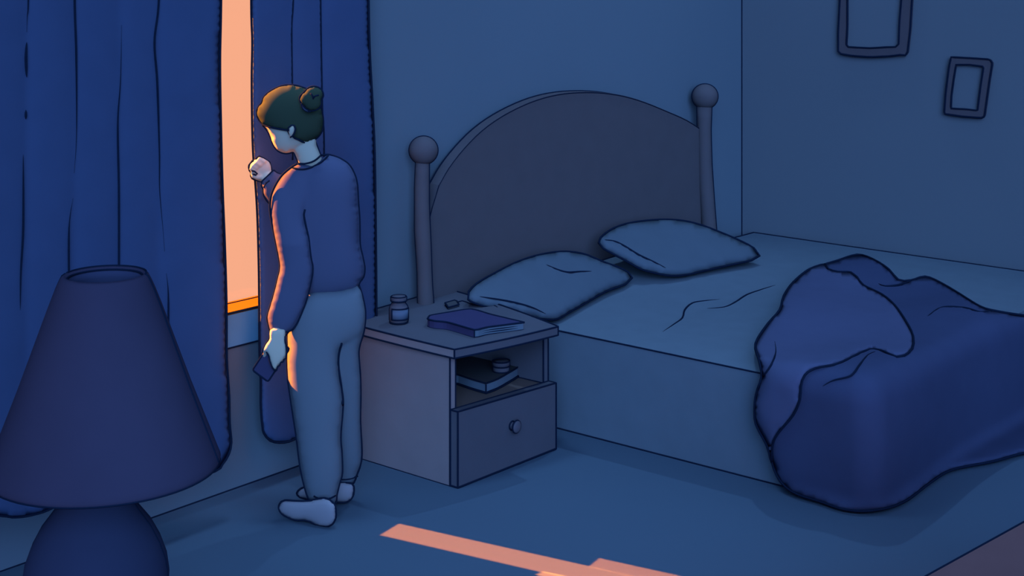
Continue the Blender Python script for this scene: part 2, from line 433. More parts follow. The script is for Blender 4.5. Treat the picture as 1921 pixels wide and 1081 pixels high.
ink3(bm, ring_pts(ax, r*.82, c0+1*u_), 3, closed=True); ink3(bm, ring_pts(ax, r*.8, c1), 2, closed=True); side_line(bm, ax, [(r*.84, c0), (r*.84, c1)], 2.6)
link('cap', bm, [m_jar, INK], bt)
bm = bmesh.new(); a0 = math.atan2(-FW.y, -FW.x)
ang = [a0-.7+i*(2.2/20) for i in range(21)]; zl0, zl1 = zb+9*u_, zb+29*u_
rr = r*1.03
P0 = [Vector((ax[0]+rr*math.cos(a), ax[1]+rr*math.sin(a), zl0)) for a in ang]; P1 = [Vector((p.x, p.y, zl1)) for p in P0]
Q0 = [Vector((ax[0]+r*.98*math.cos(a), ax[1]+r*.98*math.sin(a), zl0)) for a in ang]; Q1 = [Vector((p.x, p.y, zl1)) for p in Q0]
V_ = [[bm.verts.new(p) for p in row] for row in (P0, P1, Q1, Q0)]
for i in range(20):
    for j in range(4): bm.faces.new((V_[j][i], V_[j][i+1], V_[(j+1) % 4][i+1], V_[(j+1) % 4][i]))
ink3(bm, P0, 3); ink3(bm, P1, 2.6); ink3(bm, [P0[0], P1[0]], 3); ink3(bm, [P0[-1], P1[-1]], 3)
link('label', bm, [m_label, INK], bt)

# book on the nightstand
HB = .034
bk = thing('book', 'navy soft-covered book lying on top of the nightstand', 'book', on_top(890, 610))
cov = [(802, 598), (806, 592.5), (842.5, 586), (873, 581), (891, 581.5), (924, 591), (983, 605), (940, 610.5), (914, 614), (898, 618), (890, 619), (862, 611), (838, 604.5), (814, 602)]
cv = spline(cov, True, 6, sharp=(6,))
tp = [on_top(p.x, p.y, HB) for p in cv]
bm = bmesh.new(); prism(bm, tp, [p-Vector((0, 0, .004)) for p in tp])
ink3(bm, tp, 3.4, closed=True); link('cover', bm, [m_cover, INK], bk, False)
bm = bmesh.new(); t2 = [p-Vector((0, 0, .0045)) for p in tp]; cen = sum(t2, Vector())/len(t2)
t2 = [cen+(p-cen)*.985 for p in t2]; b2 = [Vector((p.x, p.y, ztop(p)+.0005)) for p in t2]
prism(bm, t2, b2)
def fr(x): return min(range(len(cv)), key=lambda i: abs(cv[i].x-x) + (0 if cv[i].y > 600 and i > len(cv)*.35 else 999))
i0, i1 = fr(983), fr(892)
arc = list(range(i0, i1+1))
for fz, w in ((.02, 3), (.4, 1.8), (.7, 1.8)):
    ink3(bm, [t2[i].lerp(b2[i], 1-fz) for i in (arc if fz < .1 else arc[2:-2])], w, taper=0 if fz < .1 else 1)
link('pages', bm, [m_page, INK], bk, False)
bm = bmesh.new(); arc2 = list(range(i1, len(cv)))+[0, 1]
o1 = [cen+(tp[i]-cen)*1.0 for i in arc2]; o2 = [Vector((p.x, p.y, ztop(p)+.0005)) for p in o1]
V_ = [[bm.verts.new(p) for p in row] for row in (o1, [cen+(p-cen)*.97+Vector((0, 0, 0)) for p in o1], [Vector(((cen+(p-cen)*.97).x, (cen+(p-cen)*.97).y, p.z)) for p in o2], o2)]
for i in range(len(o1)-1):
    for j in range(4): bm.faces.new((V_[j][i], V_[j][i+1], V_[(j+1) % 4][i+1], V_[(j+1) % 4][i]))
ink3(bm, o2, 2.6); ink3(bm, [o1[0], o2[0]], 2.4)
link('spine', bm, [m_cover, INK], bk, False)

# little plug with its cable
dev = [(835, 568.5), (852.6, 563.5), (857, 565), (861, 571.5), (841, 577)]
bm = bmesh.new(); tp = [on_top(x, y, .012) for x, y in dev]; bt_ = [Vector((p.x, p.y, ztop(p)+.001)) for p in tp]
prism(bm, tp, bt_); poly_ink(bm, tp, 3, True); poly_ink(bm, bt_, 2.4, True)
cb = spline([(859, 567), (867, 564.8), (877, 568), (887, 572), (899, 572.5), (912, 571.5), (926, 573), (933, 577)], False, 4)
cable = [on_top(p.x, p.y, .004) for p in cb]
ch_ = thing('charger', 'small black charger plug with a thin wavy cable behind the navy book', 'charger', on_top(848, 570))
link('plug', bm, [m_cover2, INK], ch_, False)
bm = bmesh.new(); ink3(bm, cable, 2.4, mi=0); link('cable', bm, [INK], ch_)

# book and jar in the open shelf
def z_sh(p):
    a = max(0, min(1, (p.x-A.x)/(B.x-A.x))); return (ZD-.004)*(1-a)+(ZDB-.004)*a
def on_sh(px, py, h=0):
    z = ZD
    for _ in range(6): p = at_z(px, py, z+h); z = z_sh(p)
    return at_z(px, py, z+h)
YIN = max(A.y, B.y)+.03
bs = thing('book', 'dark book with pale blue page edges on the nightstand shelf, under the jar', 'book', on_sh(910, 715))
HP = .045
lo = spline([(835, 706), (859, 714), (885, 723), (912, 731), (935, 722), (954, 711), (972, 700), (979, 693), (974, 684), (958, 678), (924, 672), (899, 667), (873, 662), (850, 668)], True, 8, sharp=(3,))
bm = bmesh.new(); tb = [on_sh(p.x, p.y+7, .006) for p in lo]; prism(bm, tb, [Vector((p.x, p.y, z_sh(p)+.001)) for p in tb]); ink3(bm, tb, 3, closed=True)
link('back_cover', bm, [m_cover2, INK], bs, False)
cs_ = sum(tb, Vector())/len(tb)
pg0 = [cs_+(p-cs_)*.97 for p in tb]; pg0 = [Vector((p.x, p.y, p.z+.0005)) for p in pg0]; pg1 = [p+Vector((0, 0, HP-.012)) for p in pg0]
bm = bmesh.new(); prism(bm, pg1, pg0); ink3(bm, [p+Vector((0, 0, .001)) for p in pg0], 2.4, closed=True)
ci = min(range(len(lo)), key=lambda i: (lo[i]-Vector((912, 731, 0))).length); ink3(bm, [pg0[ci], pg1[ci]], 3)
link('pages', bm, [m_page, INK], bs, False)
fc0 = [p+Vector((0, 0, .0005)) for p in pg1]; fc1 = [p+Vector((0, 0, .005)) for p in fc0]
bm = bmesh.new(); prism(bm, fc1, fc0); ink3(bm, fc1, 2.6, closed=True)
link('front_cover', bm, [m_cover2, INK], bs, False)
jz = fc1[0].z
jp = at_z(940, 697, jz)
for _ in range(4): jz = z_sh(jp)+.006+HP-.012+.0065; jp = at_z(940, 697, jz)
jt = thing('jar', 'small round lidded jar standing on the dark book in the nightstand shelf', 'jar', jp)
u_ = depth(jp)/F; r = 16*u_; ax = (jp.x, jp.y)
bm = bmesh.new(); lathe(bm, ax, [(.002, jz), (r*.9, jz), (r*.95, jz+2*u_), (r*.95, jz+11*u_), (.002, jz+11*u_)], 28)
ink3(bm, ring_pts(ax, r*.94, jz+1*u_), 3, closed=True); side_line(bm, ax, [(r*.94, jz), (r*.94, jz+10*u_)], 3)
link('jar_body', bm, [m_jar, INK], jt)
bm = bmesh.new(); lathe(bm, ax, [(.002, jz+11*u_), (r, jz+11*u_), (r, jz+19*u_), (r*.96, jz+20*u_), (.002, jz+20*u_)], 28)
ink3(bm, ring_pts(ax, r, jz+11*u_), 2.6, closed=True); ink3(bm, ring_pts(ax, r, jz+20*u_), 2.6, closed=True); side_line(bm, ax, [(r, jz+11*u_), (r, jz+20*u_)], 2.8)
link('lid', bm, [m_jar, INK], jt)

# ================================================================= BED
BU = 5.262; BFOOT = 2.58; BFAR = WALL_X-.02; BHEAD = 4.53
bed = thing('bed', 'double bed with a tall arched wooden headboard and ball-topped posts', 'bed', ((BU+BFAR)/2, (BFOOT+BHEAD)/2, 0))
def ztm(u, v):
    a = (u-BU)/(BFAR-BU); b = (v-BFOOT)/(BHEAD-BFOOT)
    return .438+.01*b+a*.03+.10*math.exp(-((a-.42)/.3)**2)*max(0, (b-.62)/.38)**1.2*min(1, a/.12)
bm = bmesh.new(); NU, NV = 30, 26; top = {}
for i in range(NU+1):
    for j in range(NV+1):
        u = BU+(BFAR-BU)*i/NU; v = BFOOT+(BHEAD-BFOOT)*j/NV; top[i, j] = bm.verts.new((u, v, ztm(u, v)))
for i in range(NU):
    for j in range(NV): bm.faces.new((top[i, j], top[i+1, j], top[i+1, j+1], top[i, j+1]))
border = [(i, 0) for i in range(NU)]+[(NU, j) for j in range(NV)]+[(i, NV) for i in range(NU, 0, -1)]+[(0, j) for j in range(NV, 0, -1)]
low = [bm.verts.new((top[b].co.x, top[b].co.y, .0)) for b in border]
for k in range(len(border)): bm.faces.new((top[border[k]], low[k], low[(k+1) % len(low)], top[border[(k+1) % len(border)]]))
bm.faces.new(low[::-1])
ink3(bm, [top[0, j].co.copy() for j in range(NV+1)], 3); ink3(bm, [top[NU, j].co.copy() for j in range(NV+1)], 3); ink3(bm, [top[i, NV].co.copy() for i in range(NU+1)], 3)
ink3(bm, [Vector((BU, BHEAD, 0.002)), Vector((BU, BFOOT, 0.002))], 3.2)
def on_bed(px, py, lift=0):
    z = .45
    for _ in range(8): p = at_z(px, py, z); z = ztm(p.x, p.y)+lift
    return at_z(px, py, z)
for c in ([(1243, 622.7), (1263.7, 609), (1280, 597), (1284.5, 582), (1299, 569), (1323, 564.6), (1352.7, 561.6)], [(1326, 579), (1358.6, 576.4), (1379, 567.5), (1400, 554), (1424, 545), (1455, 535)]):
    ink3(bm, [on_bed(p.x, p.y) for p in spline(c, False, 5)], 3.4, taper=1)
mo = link('mattress', bm, [m_sheet, INK], bed, False)
# headboard panel: arched board with real thickness
arch = [(806, 344.6), (825, 311.6), (853, 276), (886, 243), (924, 216), (966, 194.6), (1004, 181), (1042, 173.4), (1080, 171), (1117, 172.5), (1155, 178.6), (1193, 190), (1235, 207), (1273, 224), (1308, 247)]
HV = WALL_Y-.03
ap = [at_v(p.x, p.y, HV) for p in spline(arch, False, 12)]
ap = [Vector((ap[0].x-.085, HV, ap[0].z-.2)), Vector((ap[0].x-.045, HV, ap[0].z-.095))]+ap
pb = [Vector((ap[0].x, HV, .02))]+ap+[Vector((ap[-1].x+.03, HV, .9)), Vector((ap[-1].x+.03, HV, .02))]
off = Vector((0, -.058, 0))
bm = bmesh.new(); prism(bm, [p+off for p in pb], pb)
ink3(bm, ap, 3.2)
nf = len(ap); ink3(bm, [p+off+Vector((0, 0, -.004)) for p in ap], 1.8)
link('headboard_panel', bm, [m_head, INK], bed, False)
def post(le, ri, knob, v, zb=0.0):
    d0 = dv((le[0][0]+ri[0][0])/2, v); ys = np.linspace(le[0][1], le[-1][1], 14)
    rings = []; n = 20; bm = bmesh.new(); L_, R_ = [], []
    for y in ys:
        xl = np.interp(y, [p[1] for p in le], [p[0] for p in le]); xr = np.interp(y, [p[1] for p in ri], [p[0] for p in ri])
        c = at_d((xl+xr)/2, y, d0); rings.append((c, (xr-xl)/2*d0/F))
    rings.append((Vector((rings[-1][0].x, rings[-1][0].y, 0)), rings[-1][1]*1.05))
    rv = [[bm.verts.new(c+Vector((math.cos(2*math.pi*k/n), math.sin(2*math.pi*k/n), 0))*r) for k in range(n)] for c, r in rings]
    for i in range(len(rv)-1):
        for k in range(n): bm.faces.new((rv[i][k], rv[i][(k+1) % n], rv[i+1][(k+1) % n], rv[i+1][k]))
    bm.faces.new(rv[0]); bm.faces.new(rv[-1])
    for s_ in (-1, 1): ink3(bm, [c+RT*(s_*r) for c, r in rings], 3.2 if s_ > 0 else 2.6)
    po = link('bedpost', bm, [m_head, INK], bed)
    kx, ky, krx, kry = knob; c = at_d(kx, ky, d0); r1, r2 = krx*d0/F, kry*d0/F
    bm = bmesh.new(); pr = [(max(.001, r1*math.sin(math.pi*i/14)), c.z-r2*math.cos(math.pi*i/14)) for i in range(15)]
    lathe(bm, (c.x, c.y), pr, 28)
    ink3(bm, [c+RT*(r1*math.cos(a))+UP*(r2*math.sin(a)) for a in [2*math.pi*k/40 for k in range(40)]], 3, closed=True)
    link('ball_finial', bm, [m_head, INK], po)
post([(780, 302), (777.7, 342), (777.7, 436), (782.5, 507), (783.4, 564), (785, 640)], [(805, 302), (805, 389), (808.4, 460), (810.7, 531), (813, 559), (815, 640)], (794.5, 282, 27, 26.5), HV-.07)
post([(1307.5, 200), (1308.4, 271.5), (1309.8, 342), (1314.5, 399), (1315.5, 420), (1318, 480)], [(1335, 200), (1333.4, 248), (1335.3, 309), (1339, 366), (1343.8, 429.5), (1348, 480)], (1322.3, 181, 24.3, 23.3), HV-.07)

# pillows
def pillow(out, df, strokes, label, sharp=()):
    bm = bmesh.new(); s = Soft(out, df, 1.0, .085, 9, back=.75, sharp=sharp); s.build(bm); s.edge(bm, 3.5, .010)
    for st in strokes: s.stroke(bm, st, 3.4, 1, lift=.003)
    return tag(link('pillow', bm, [m_pillow, INK]), label, 'pillow')
pillow([(878, 562), (879, 547.5), (895.7, 531), (928.7, 512), (966.4, 493), (1004, 480), (1042, 473), (1070, 472.5), (1098.5, 477.6), (1126.8, 489.4), (1159.8, 501.7), (1178.7, 511), (1185.8, 521.5), (1174, 533), (1136, 547.5), (1098.5, 568.7), (1065.5, 587.5), (1046.6, 598.4), (1027.7, 600), (994.7, 594.6), (950, 584), (905, 574)],
       lambda x, y: 7.25+.0022*(x-1060)-.0035*(y-472),
       [[(1025, 496.5), (1046.6, 506), (1065.5, 511), (1089, 509.7), (1110, 509)], [(899.4, 556.4), (952, 565), (994.7, 575.8), (1024, 589)]],
       'plain blue pillow nearest the nightstand, leaning on the headboard')
pillow([(1123, 455.5), (1126.8, 446), (1145.7, 431), (1174, 420), (1211.7, 414), (1247, 412), (1282.5, 414.4), (1315.5, 422.5), (1353, 436.6), (1391, 453), (1414.5, 466), (1425, 480), (1410, 488.5), (1362.6, 499), (1315.5, 509.7), (1287, 516), (1259, 517.7), (1230.6, 513), (1202, 505), (1174, 489.4), (1150, 476.7), (1131.5, 466)],
       lambda x, y: 7.88+.0020*(x-1247)-.0043*(y-412),
       [[(1126.8, 449.8), (1150, 451.7), (1169, 460), (1197.5, 477.6), (1226, 491), (1249, 502.6)]],
       'plain blue pillow on the far side of the bed, under the right bedpost', sharp=(11,))

# duvet: draped over the foot half of the bed and down to the floor
def sdf(p):
    r = .09
    cx, cy, cz = (BU-.05+BFAR+.3)/2, (BFOOT-.06+4.9)/2, -.25
    hx, hy, hz = (BFAR+.3-BU+.05)/2, (4.9-BFOOT+.06)/2, .50+.25
    bump = .012*math.sin(p.x*5.1+p.y*3.3)+.010*math.sin(p.y*7.3-p.z*6+1)
    qx, qy, qz = abs(p.x-cx)-hx+r, abs(p.y-cy)-hy+r, abs(p.z-cz)-hz+r
    d = math.sqrt(max(qx, 0)**2+max(qy, 0)**2+max(qz, 0)**2)+min(max(qx, qy, qz), 0)-r+bump
    fl = p.z-.012; wl = WALL_X-.03-p.x
    def smin(a, b, k): h = max(0, min(1, .5+.5*(b-a)/k)); return b*(1-h)+a*h-k*h*(1-h)
    return min(smin(d, fl, .05), wl)
def drape(x, y):
    t = 4.2; rr_ = ray(x, y); L_ = rr_.length
    for _ in range(90):
        e = sdf(CAM+rr_*t)
        if e < .0008: break
        t += e/L_*.9
    return t
flapL = [(1447.6, 867), (1438.7, 837), (1418, 796), (1415.6, 766), (1416.8, 748.5), (1421, 730.7), (1428.6, 707), (1425, 680), (1416.8, 653.5), (1421, 635.8), (1441.7, 606), (1462.4, 582), (1470, 555.7), (1489, 529), (1518.8, 505), (1547, 496)]
mainR = [(1572, 488.6), (1607.8, 478), (1637, 486), (1667, 505), (1685, 525), (1708.6, 526), (1735, 519), (1762, 529), (1797.6, 549.7), (1839, 575), (1868.8, 583.6), (1921, 592), (2010, 604), (2080, 640), (2080, 800), (2010, 836), (1921, 850.5), (1863, 866), (1785.7, 882), (1744, 907), (1702.7, 938), (1667, 953), (1619.6, 959.6), (1578, 955), (1536.6, 941), (1495, 927.6), (1471, 911.6), (1456.5, 891)]
inner = [(1554, 505), (1572, 510), (1596, 511), (1607.8, 520), (1619.6, 535), (1655, 552.7), (1679, 573.5), (1699.7, 603), (1713, 630), (1711.6, 653.5), (1696.8, 667), (1682, 669.6), (1661, 660.7), (1640, 655), (1619.6, 659.5), (1572, 682), (1530.7, 691), (1510, 704), (1502.8, 724.7), (1501, 748.5), (1489, 778), (1459.5, 813.7), (1449, 837)]
dv_o = thing('duvet', 'thick dark blue duvet heaped over the foot of the bed', 'duvet', (6.3, 3.1, .5))
bm = bmesh.new()
s = Soft(flapL+mainR, drape, .35, .05, 9, backd=.012); s.build(bm); s.edge(bm, 4, .014)
for st, w in (([(1543.7, 724.7), (1563, 714), (1596, 705), (1613.7, 683), (1628.5, 665.4), (1642, 659.5)], 3.6), ([(1648, 532), (1661, 536.7), (1685, 535), (1711.6, 526)], 3.8), ([(1740, 593), (1768, 576.4), (1809.5, 577.6), (1839, 585), (1866, 583.6)], 3.4)):
    s.stroke(bm, st, w, 1, lift=.007)
dm = link('duvet_cover', bm, [m_duvet, INK], dv_o)
sd = s
bm = bmesh.new()
s = Soft(flapL+inner, lambda x, y: sd.front(x, y)-.004, .35, .03, 8, backd=.0); s.build(bm); s.edge(bm, 3.8, .010)
s.stroke(bm, [(1453.5, 640.5), (1455.5, 660), (1447.6, 683), (1432, 706)], 3.4, 3, lift=.006)
link('turned_back_fold', bm, [m_fold, INK], dv_o)

# ================================================================= PICTURE FRAMES
def frame(outp, inp, label, u=WALL_X-.001):
    o = thing('picture_frame', label, 'picture frame', at_u(outp[0][0], outp[0][1], u))
    th = Vector((-.022, 0, 0))
    def P3(pts, dx=0): return [at_u(p.x, p.y, u)+Vector((dx, 0, 0)) for p in pts]
    a = spline(outp, True, 8, sharp=range(len(outp))); n = 64
    def res(pts):
        q = spline(pts, True, 2, sharp=range(len(pts))) ; L_ = [0]
        for i in range(len(q)): L_.append(L_[-1]+(q[(i+1) % len(q)]-q[i]).length)
        out = []
        for k in range(n):
            t = L_[-1]*k/n; i = max(j for j in range(len(q)) if L_[j] <= t); f = (t-L_[i])/max(1e-6, L_[i+1]-L_[i]); out.append(q[i].lerp(q[(i+1) % len(q)], f))
        return out
    A_ = P3(res(outp)); B_ = P3(res(inp)); bm = bmesh.new()
    va = [[bm.verts.new(p) for p in row] for row in ([p+th for p in A_], A_, B_, [p+th for p in B_])]
    for i in range(n):
        for j in range(4): bm.faces.new((va[j][i], va[j][(i+1) % n], va[(j+1) % 4][(i+1) % n], va[(j+1) % 4][i]))
    ink3(bm, [p+th for p in A_], 3.4, closed=True); ink3(bm, [p+th for p in B_], 3.2, closed=True)
    link('frame', bm, [m_woodin2, INK], o, False)
    bm = bmesh.new(); prism(bm, [p+Vector((-.006, 0, 0)) for p in B_], B_); link('blank_picture', bm, [m_wallr], o, False)
m_woodin2 = M('frame_wood', (36, 49, 80))
frame([(1582, -86), (1660, -92), (1719, -88), (1714, 0), (1711, 53), (1705, 104), (1696, 102), (1673, 105), (1637, 106.7), (1604, 104.6), (1575.8, 100), (1575.8, 61), (1579, 0)],
      [(1597, -70), (1660, -76), (1700, -72), (1694, 0), (1690.6, 41), (1689, 83), (1683, 88), (1669, 88), (1637, 90), (1614, 89), (1591, 87.5), (1593, 49), (1593, 0)],
      'larger dark frame with no picture, cut off at the top of the photo')
frame([(1787.5, 106.7), (1824, 108.7), (1860, 111), (1864.8, 118), (1860, 146.6), (1854.7, 183), (1849.8, 218), (1844.5, 220.7), (1808, 218), (1774.5, 213), (1777.3, 175), (1783.4, 126)],
      [(1796.8, 121), (1822, 121), (1848.5, 124.6), (1846, 140), (1842.4, 163), (1839, 190), (1837, 206.8), (1830, 206), (1816, 204.4), (1787, 203), (1788, 180), (1792, 150)],
      'smaller dark frame with no picture, hung crooked near the right edge')

# ================================================================= CHEST, lower right
P1 = at_z(1640, 1135, .46); P2 = at_z(1833, 1022.5, .46); P3_ = at_z(2020, 925, .46)
dr_ = (P3_-P1).normalized(); nn = Vector((dr_.y, -dr_.x, 0))
q = [P1, P3_, P3_+nn*.55, P1+nn*.55]
ct = thing('chest', 'low brownish wooden chest with a flat top, in the lower right corner', 'chest', (P1.x+.3, P1.y-.2, 0))
bm = bmesh.new(); prism(bm, q, [p-Vector((0, 0, .03)) for p in q]); poly_ink(bm, q, 3.6, True); link('lid', bm, [m_chest, INK], ct, False)
cc = sum(q, Vector())/4; q2 = [cc+(p-cc)*.95 for p in q]
bm = bmesh.new(); prism(bm, [p-Vector((0, 0, .031)) for p in q2], [Vector((p.x, p.y, 0)) for p in q2]); link('chest_body', bm, [m_chest, INK], ct, False)

# ================================================================= LAMP
DL = 3.35; lu = DL/F
def zl(py): return CAMH-(py-HOR)*lu
axs = at_d(197, 600, DL); ax = (axs.x, axs.y)
lamp = thing('table_lamp', 'big unlit table lamp with a dark cone shade in the foreground', 'lamp', (ax[0], ax[1], .72))
cy0 = 520
outer = [(69, cy0+1), (74, cy0-6), (80, cy0-2), (86, cy0+10), (92, cy0+24), (104, cy0+55), (158, cy0+205), (209, 858), (213, 868), (211, 876), (205, 879)]
prof = [(r*lu, zl(y)) for r, y in outer]
bm = bmesh.new(); inn = [(prof[0][0]+0*lu, prof[0][1])]+[((r-5)*lu, zl(y)) for r, y in ((69, cy0+14), (104, cy0+62), (209, 872))]
full = prof+inn[::-1]
n = 64; rings = [[bm.verts.new((ax[0]+r*math.cos(2*math.pi*k/n), ax[1]+r*math.sin(2*math.pi*k/n), z)) for k in range(n)] for r, z in full[:-1]]
m_ = len(rings)
for i in range(m_):
    for k in range(n):
        f = bm.faces.new((rings[i][k], rings[i][(k+1) % n], rings[(i+1) % m_][(k+1) % n], rings[(i+1) % m_][k])); f.material_index = 2 if i >= len(prof)-1 else 0
ink3(bm, ring_pts(ax, 68*lu, zl(cy0), 64), 3.6, closed=True)
ink3(bm, ring_pts(ax, 211*lu, zl(875), 64), 3.6, closed=True)
side_line(bm, ax, [(r*lu, zl(y)) for r, y in outer[1:-2]], 4)
a_ = math.atan2(FW.y, FW.x)
ink3(bm, ring_pts(ax, 75*lu, zl(cy0-6), 40, a_-1.45, a_+1.45), 3.4)
link('lamp_shade', bm, [m_shade, INK, m_lining], lamp)
bm = bmesh.new(); tube(bm, [Vector((ax[0], ax[1], zl(960))), Vector((ax[0], ax[1], zl(575)))], [.008, .008], 0, n=10)
for a in (0, 2.09, 4.19): tube(bm, [Vector((ax[0], ax[1], zl(575))), Vector((ax[0]+78*lu*math.cos(a), ax[1]+78*lu*math.sin(a), zl(545)))], [.0025, .0025], 0)
link('lamp_stem', bm, [m_base], lamp)
bx = at_d(181, 1000, DL); axb = (bx.x, bx.y)
bpf = [(34, 880), (40, 905), (58, 926), (79, 958), (101, 987), (118, 1019), (129, 1050), (133.5, 1081), (131, 1120), (116, 1160), (92, 1195), (80, 1212), (.5, 1212)]
bm = bmesh.new(); pr = [(r*lu, zl(y)) for r, y in bpf]; lathe(bm, axb, pr, 56)
side_line(bm, axb, pr[:-2], 3); link('lamp_base', bm, [m_base, INK], lamp)
ZTAB = zl(1212)
tb_ = thing('side_table', 'small round side table carrying the foreground lamp', 'table', (axb[0], axb[1], 0))
bm = bmesh.new(); lathe(bm, axb, [(.002, ZTAB-.025), (.2, ZTAB-.025), (.205, ZTAB-.012), (.2, ZTAB), (.002, ZTAB)], 48); link('table_top', bm, [m_wood], tb_)
for a in (.5, 2.6, 4.7):
    bm = bmesh.new(); tube(bm, [Vector((axb[0]+.13*math.cos(a), axb[1]+.13*math.sin(a), ZTAB-.026)), Vector((axb[0]+.2*math.cos(a), axb[1]+.2*math.sin(a), .0))], [.016, .011], 0, n=10)
    link('leg', bm, [m_wood], tb_)

# ================================================================= PERSON
pr_ = thing('person', 'person in blue sweater and trousers peeking through the curtains, hair in a bun', 'person', at_z(610, 960, 0))
DP = 5.64
const = lambda d: (lambda x, y: d)
def shrink(pts, k, cx=None):
    c = sum((Vector((a, b)) for a, b in pts), Vector((0, 0)))/len(pts); return [tuple(c+(Vector(p)-c)*k) for p in pts]
# --- garment outlines
torso = [(560, 305), (580, 308), (600, 300), (612, 291), (619, 290.7), (637, 297), (654.6, 309), (665, 327), (670, 346), (671.8, 375.7), (674, 405), (674.7, 426), (675.3, 459), (679.7, 479.6), (684, 503), (681.8, 519.6), (675.3, 528.4), (673, 534.4), (670.9, 541.8), (654.6, 550.6), (631, 557), (607, 560), (589.5, 559.5), (570, 556), (556, 540), (546, 480), (535, 420), (526, 370), (534, 335), (548, 314)]
slv = [(560, 307), (546.5, 314), (530, 328), (518.4, 344.6), (509.5, 364), (506.6, 381.6), (507, 399), (511, 423), (517, 453), (522.9, 482.6), (525, 503), (520, 527), (512.5, 556.6), (503.6, 586), (501.2, 598), (503.6, 608.4), (506, 619), (511, 626), (527, 630.5), (536, 629), (541.5, 621.7), (548, 619.3), (557, 607), (568.7, 580), (576.7, 557), (585, 521), (586.5, 500.3), (583.5, 485.5), (580.6, 462), (579, 446.8), (573, 420), (573, 400), (582, 380), (596, 352), (598, 326), (584, 311)]
far_s = [(545, 320), (530, 327), (518.4, 324), (514, 319.5), (503, 330), (491.8, 340.8), (490, 348), (494, 355), (494, 365), (500.6, 377), (506.6, 383), (520, 392), (545, 380), (556, 345)]
legn = [(545, 560), (560, 548), (600, 545), (650, 540), (673.8, 536), (681, 559.5), (685.7, 589), (682.7, 618), (668, 640), (643, 652), (637, 663), (635, 687), (641, 731), (643.4, 760), (639, 819), (641, 849), (642, 887.6), (637.5, 905.4), (631.5, 930.7), (631, 942.5), (625.6, 948.5), (602, 947.6), (584, 941.7), (578, 935), (570.7, 911.4), (563, 875.8), (555.8, 819.4), (548, 768), (540.6, 716.4), (538.5, 681), (539, 657), (539, 627.6), (541, 590)]
legf = [(600, 560), (640, 545), (674, 540), (681, 559.5), (685.7, 589), (682.7, 621.7), (675, 648), (673, 666), (676, 704.6), (676.8, 746), (676, 789.7), (679, 849), (676, 872.8), (668.6, 893.6), (664, 905.4), (658, 910), (643.4, 912.3), (632, 911), (624, 890), (618, 850), (612, 760), (606, 660)]
# --- body
def fuse(bm, vox, name, its=2):
    me = bpy.data.meshes.new('tmp'); bm.to_mesh(me); bm.free(); o = bpy.data.objects.new('tmp', me); C.objects.link(o)
    md = o.modifiers.new('r', 'REMESH'); md.mode = 'VOXEL'; md.voxel_size = vox; md.use_smooth_shade = True
    sm = o.modifiers.new('s', 'SMOOTH'); sm.iterations = its; sm.factor = .4
    bpy.context.view_layer.update(); dg = bpy.context.evaluated_depsgraph_get()
    m2 = bpy.data.meshes.new_from_object(o.evaluated_get(dg)); out = bmesh.new(); out.from_mesh(m2)
    bpy.data.objects.remove(o); bpy.data.meshes.remove(me); bpy.data.meshes.remove(m2)
    for f in out.faces: f.material_index = 0; f.smooth = True
    return out
def capsule(bm, pts, radii):
    """closed tapered limb or finger through 3D points"""
    P_ = [Vector(p) for p in pts]; q = []; rr = []
    a = (P_[0]-P_[1]).normalized(); b = (P_[-1]-P_[-2]).normalized()
    for t_ in (1.0, .8, .45): q.append(P_[0]+a*radii[0]*t_); rr.append(radii[0]*math.sqrt(max(.02, 1-t_*t_)))
    for p, r in zip(P_, radii): q.append(p); rr.append(r)
    for t_ in (.45, .8, 1.0): q.append(P_[-1]+b*radii[-1]*t_); rr.append(radii[-1]*math.sqrt(max(.02, 1-t_*t_)))
    tube(bm, q, rr, 0, n=12)
def PD(x, y, d): return at_d(x, y, d)
bm = bmesh.new()
HU = Soft([(495.8, 238), (503, 248), (508, 260), (512.4, 271.5), (518, 280), (526.6, 285.7), (535, 287.7), (543, 287), (551, 284.5), (566, 272), (583, 266), (591.5, 261.5), (600, 253), (605, 243), (606.5, 230), (605, 215), (601.5, 201.6), (593, 184), (580, 170), (566.6, 163.6), (555, 160.3), (543, 159.5), (530, 160.8), (515, 166.6), (501.6, 175), (494, 183.6), (490.8, 193), (486.6, 197.4), (482.5, 205), (481.6, 213.3), (485, 224), (491, 233)], const(DP), .95, .092, 4)
head = [(490, 232), (495.8, 238), (503, 248), (508, 260), (512.4, 271.5), (518, 280), (526.6, 285.7), (535, 287.7), (543, 287), (551, 284.5), (572, 272), (590, 258), (600, 235), (600, 205), (580, 178), (545, 165), (510, 176), (492, 200), (487, 216)]
Hd = Soft(head, const(DP), .93, .086, 5); Hd.build(bm)
neck = [(545, 270), (550.7, 284.5), (554, 292), (560, 306.5), (563, 330), (612, 330), (606, 303), (601.5, 291.5), (594, 272), (588, 255)]
Nk = Soft(neck, const(DP), 1.0, .06, 4); Nk.build(bm)
Soft(shrink(torso, .93), const(DP), .8, .09, 8).build(bm)
Soft([(548, 585), (555, 565), (600, 552), (650, 550), (668, 570), (666, 610), (636, 632), (600, 660), (560, 650)], const(DP), .8, .05, 8).build(bm)
# legs as tapering tubes inside the trousers, down to the feet
capsule(bm, [PD(585, 610, 5.61), PD(592, 760, 5.6), PD(602, 900, 5.585), PD(606, 950, 5.56)], [.06, .045, .03, .020])
capsule(bm, [PD(635, 610, 5.68), PD(645, 760, 5.72), PD(650, 880, 5.755), PD(647, 922, 5.755)], [.045, .026, .02, .022])
capsule(bm, [PD(608, 962, 5.57), PD(580, 957, 5.55), PD(560, 954, 5.55)], [.026, .02, .014])
capsule(bm, [PD(650, 928, 5.755), PD(625, 926, 5.75), PD(600, 926, 5.75)], [.022, .018, .012])
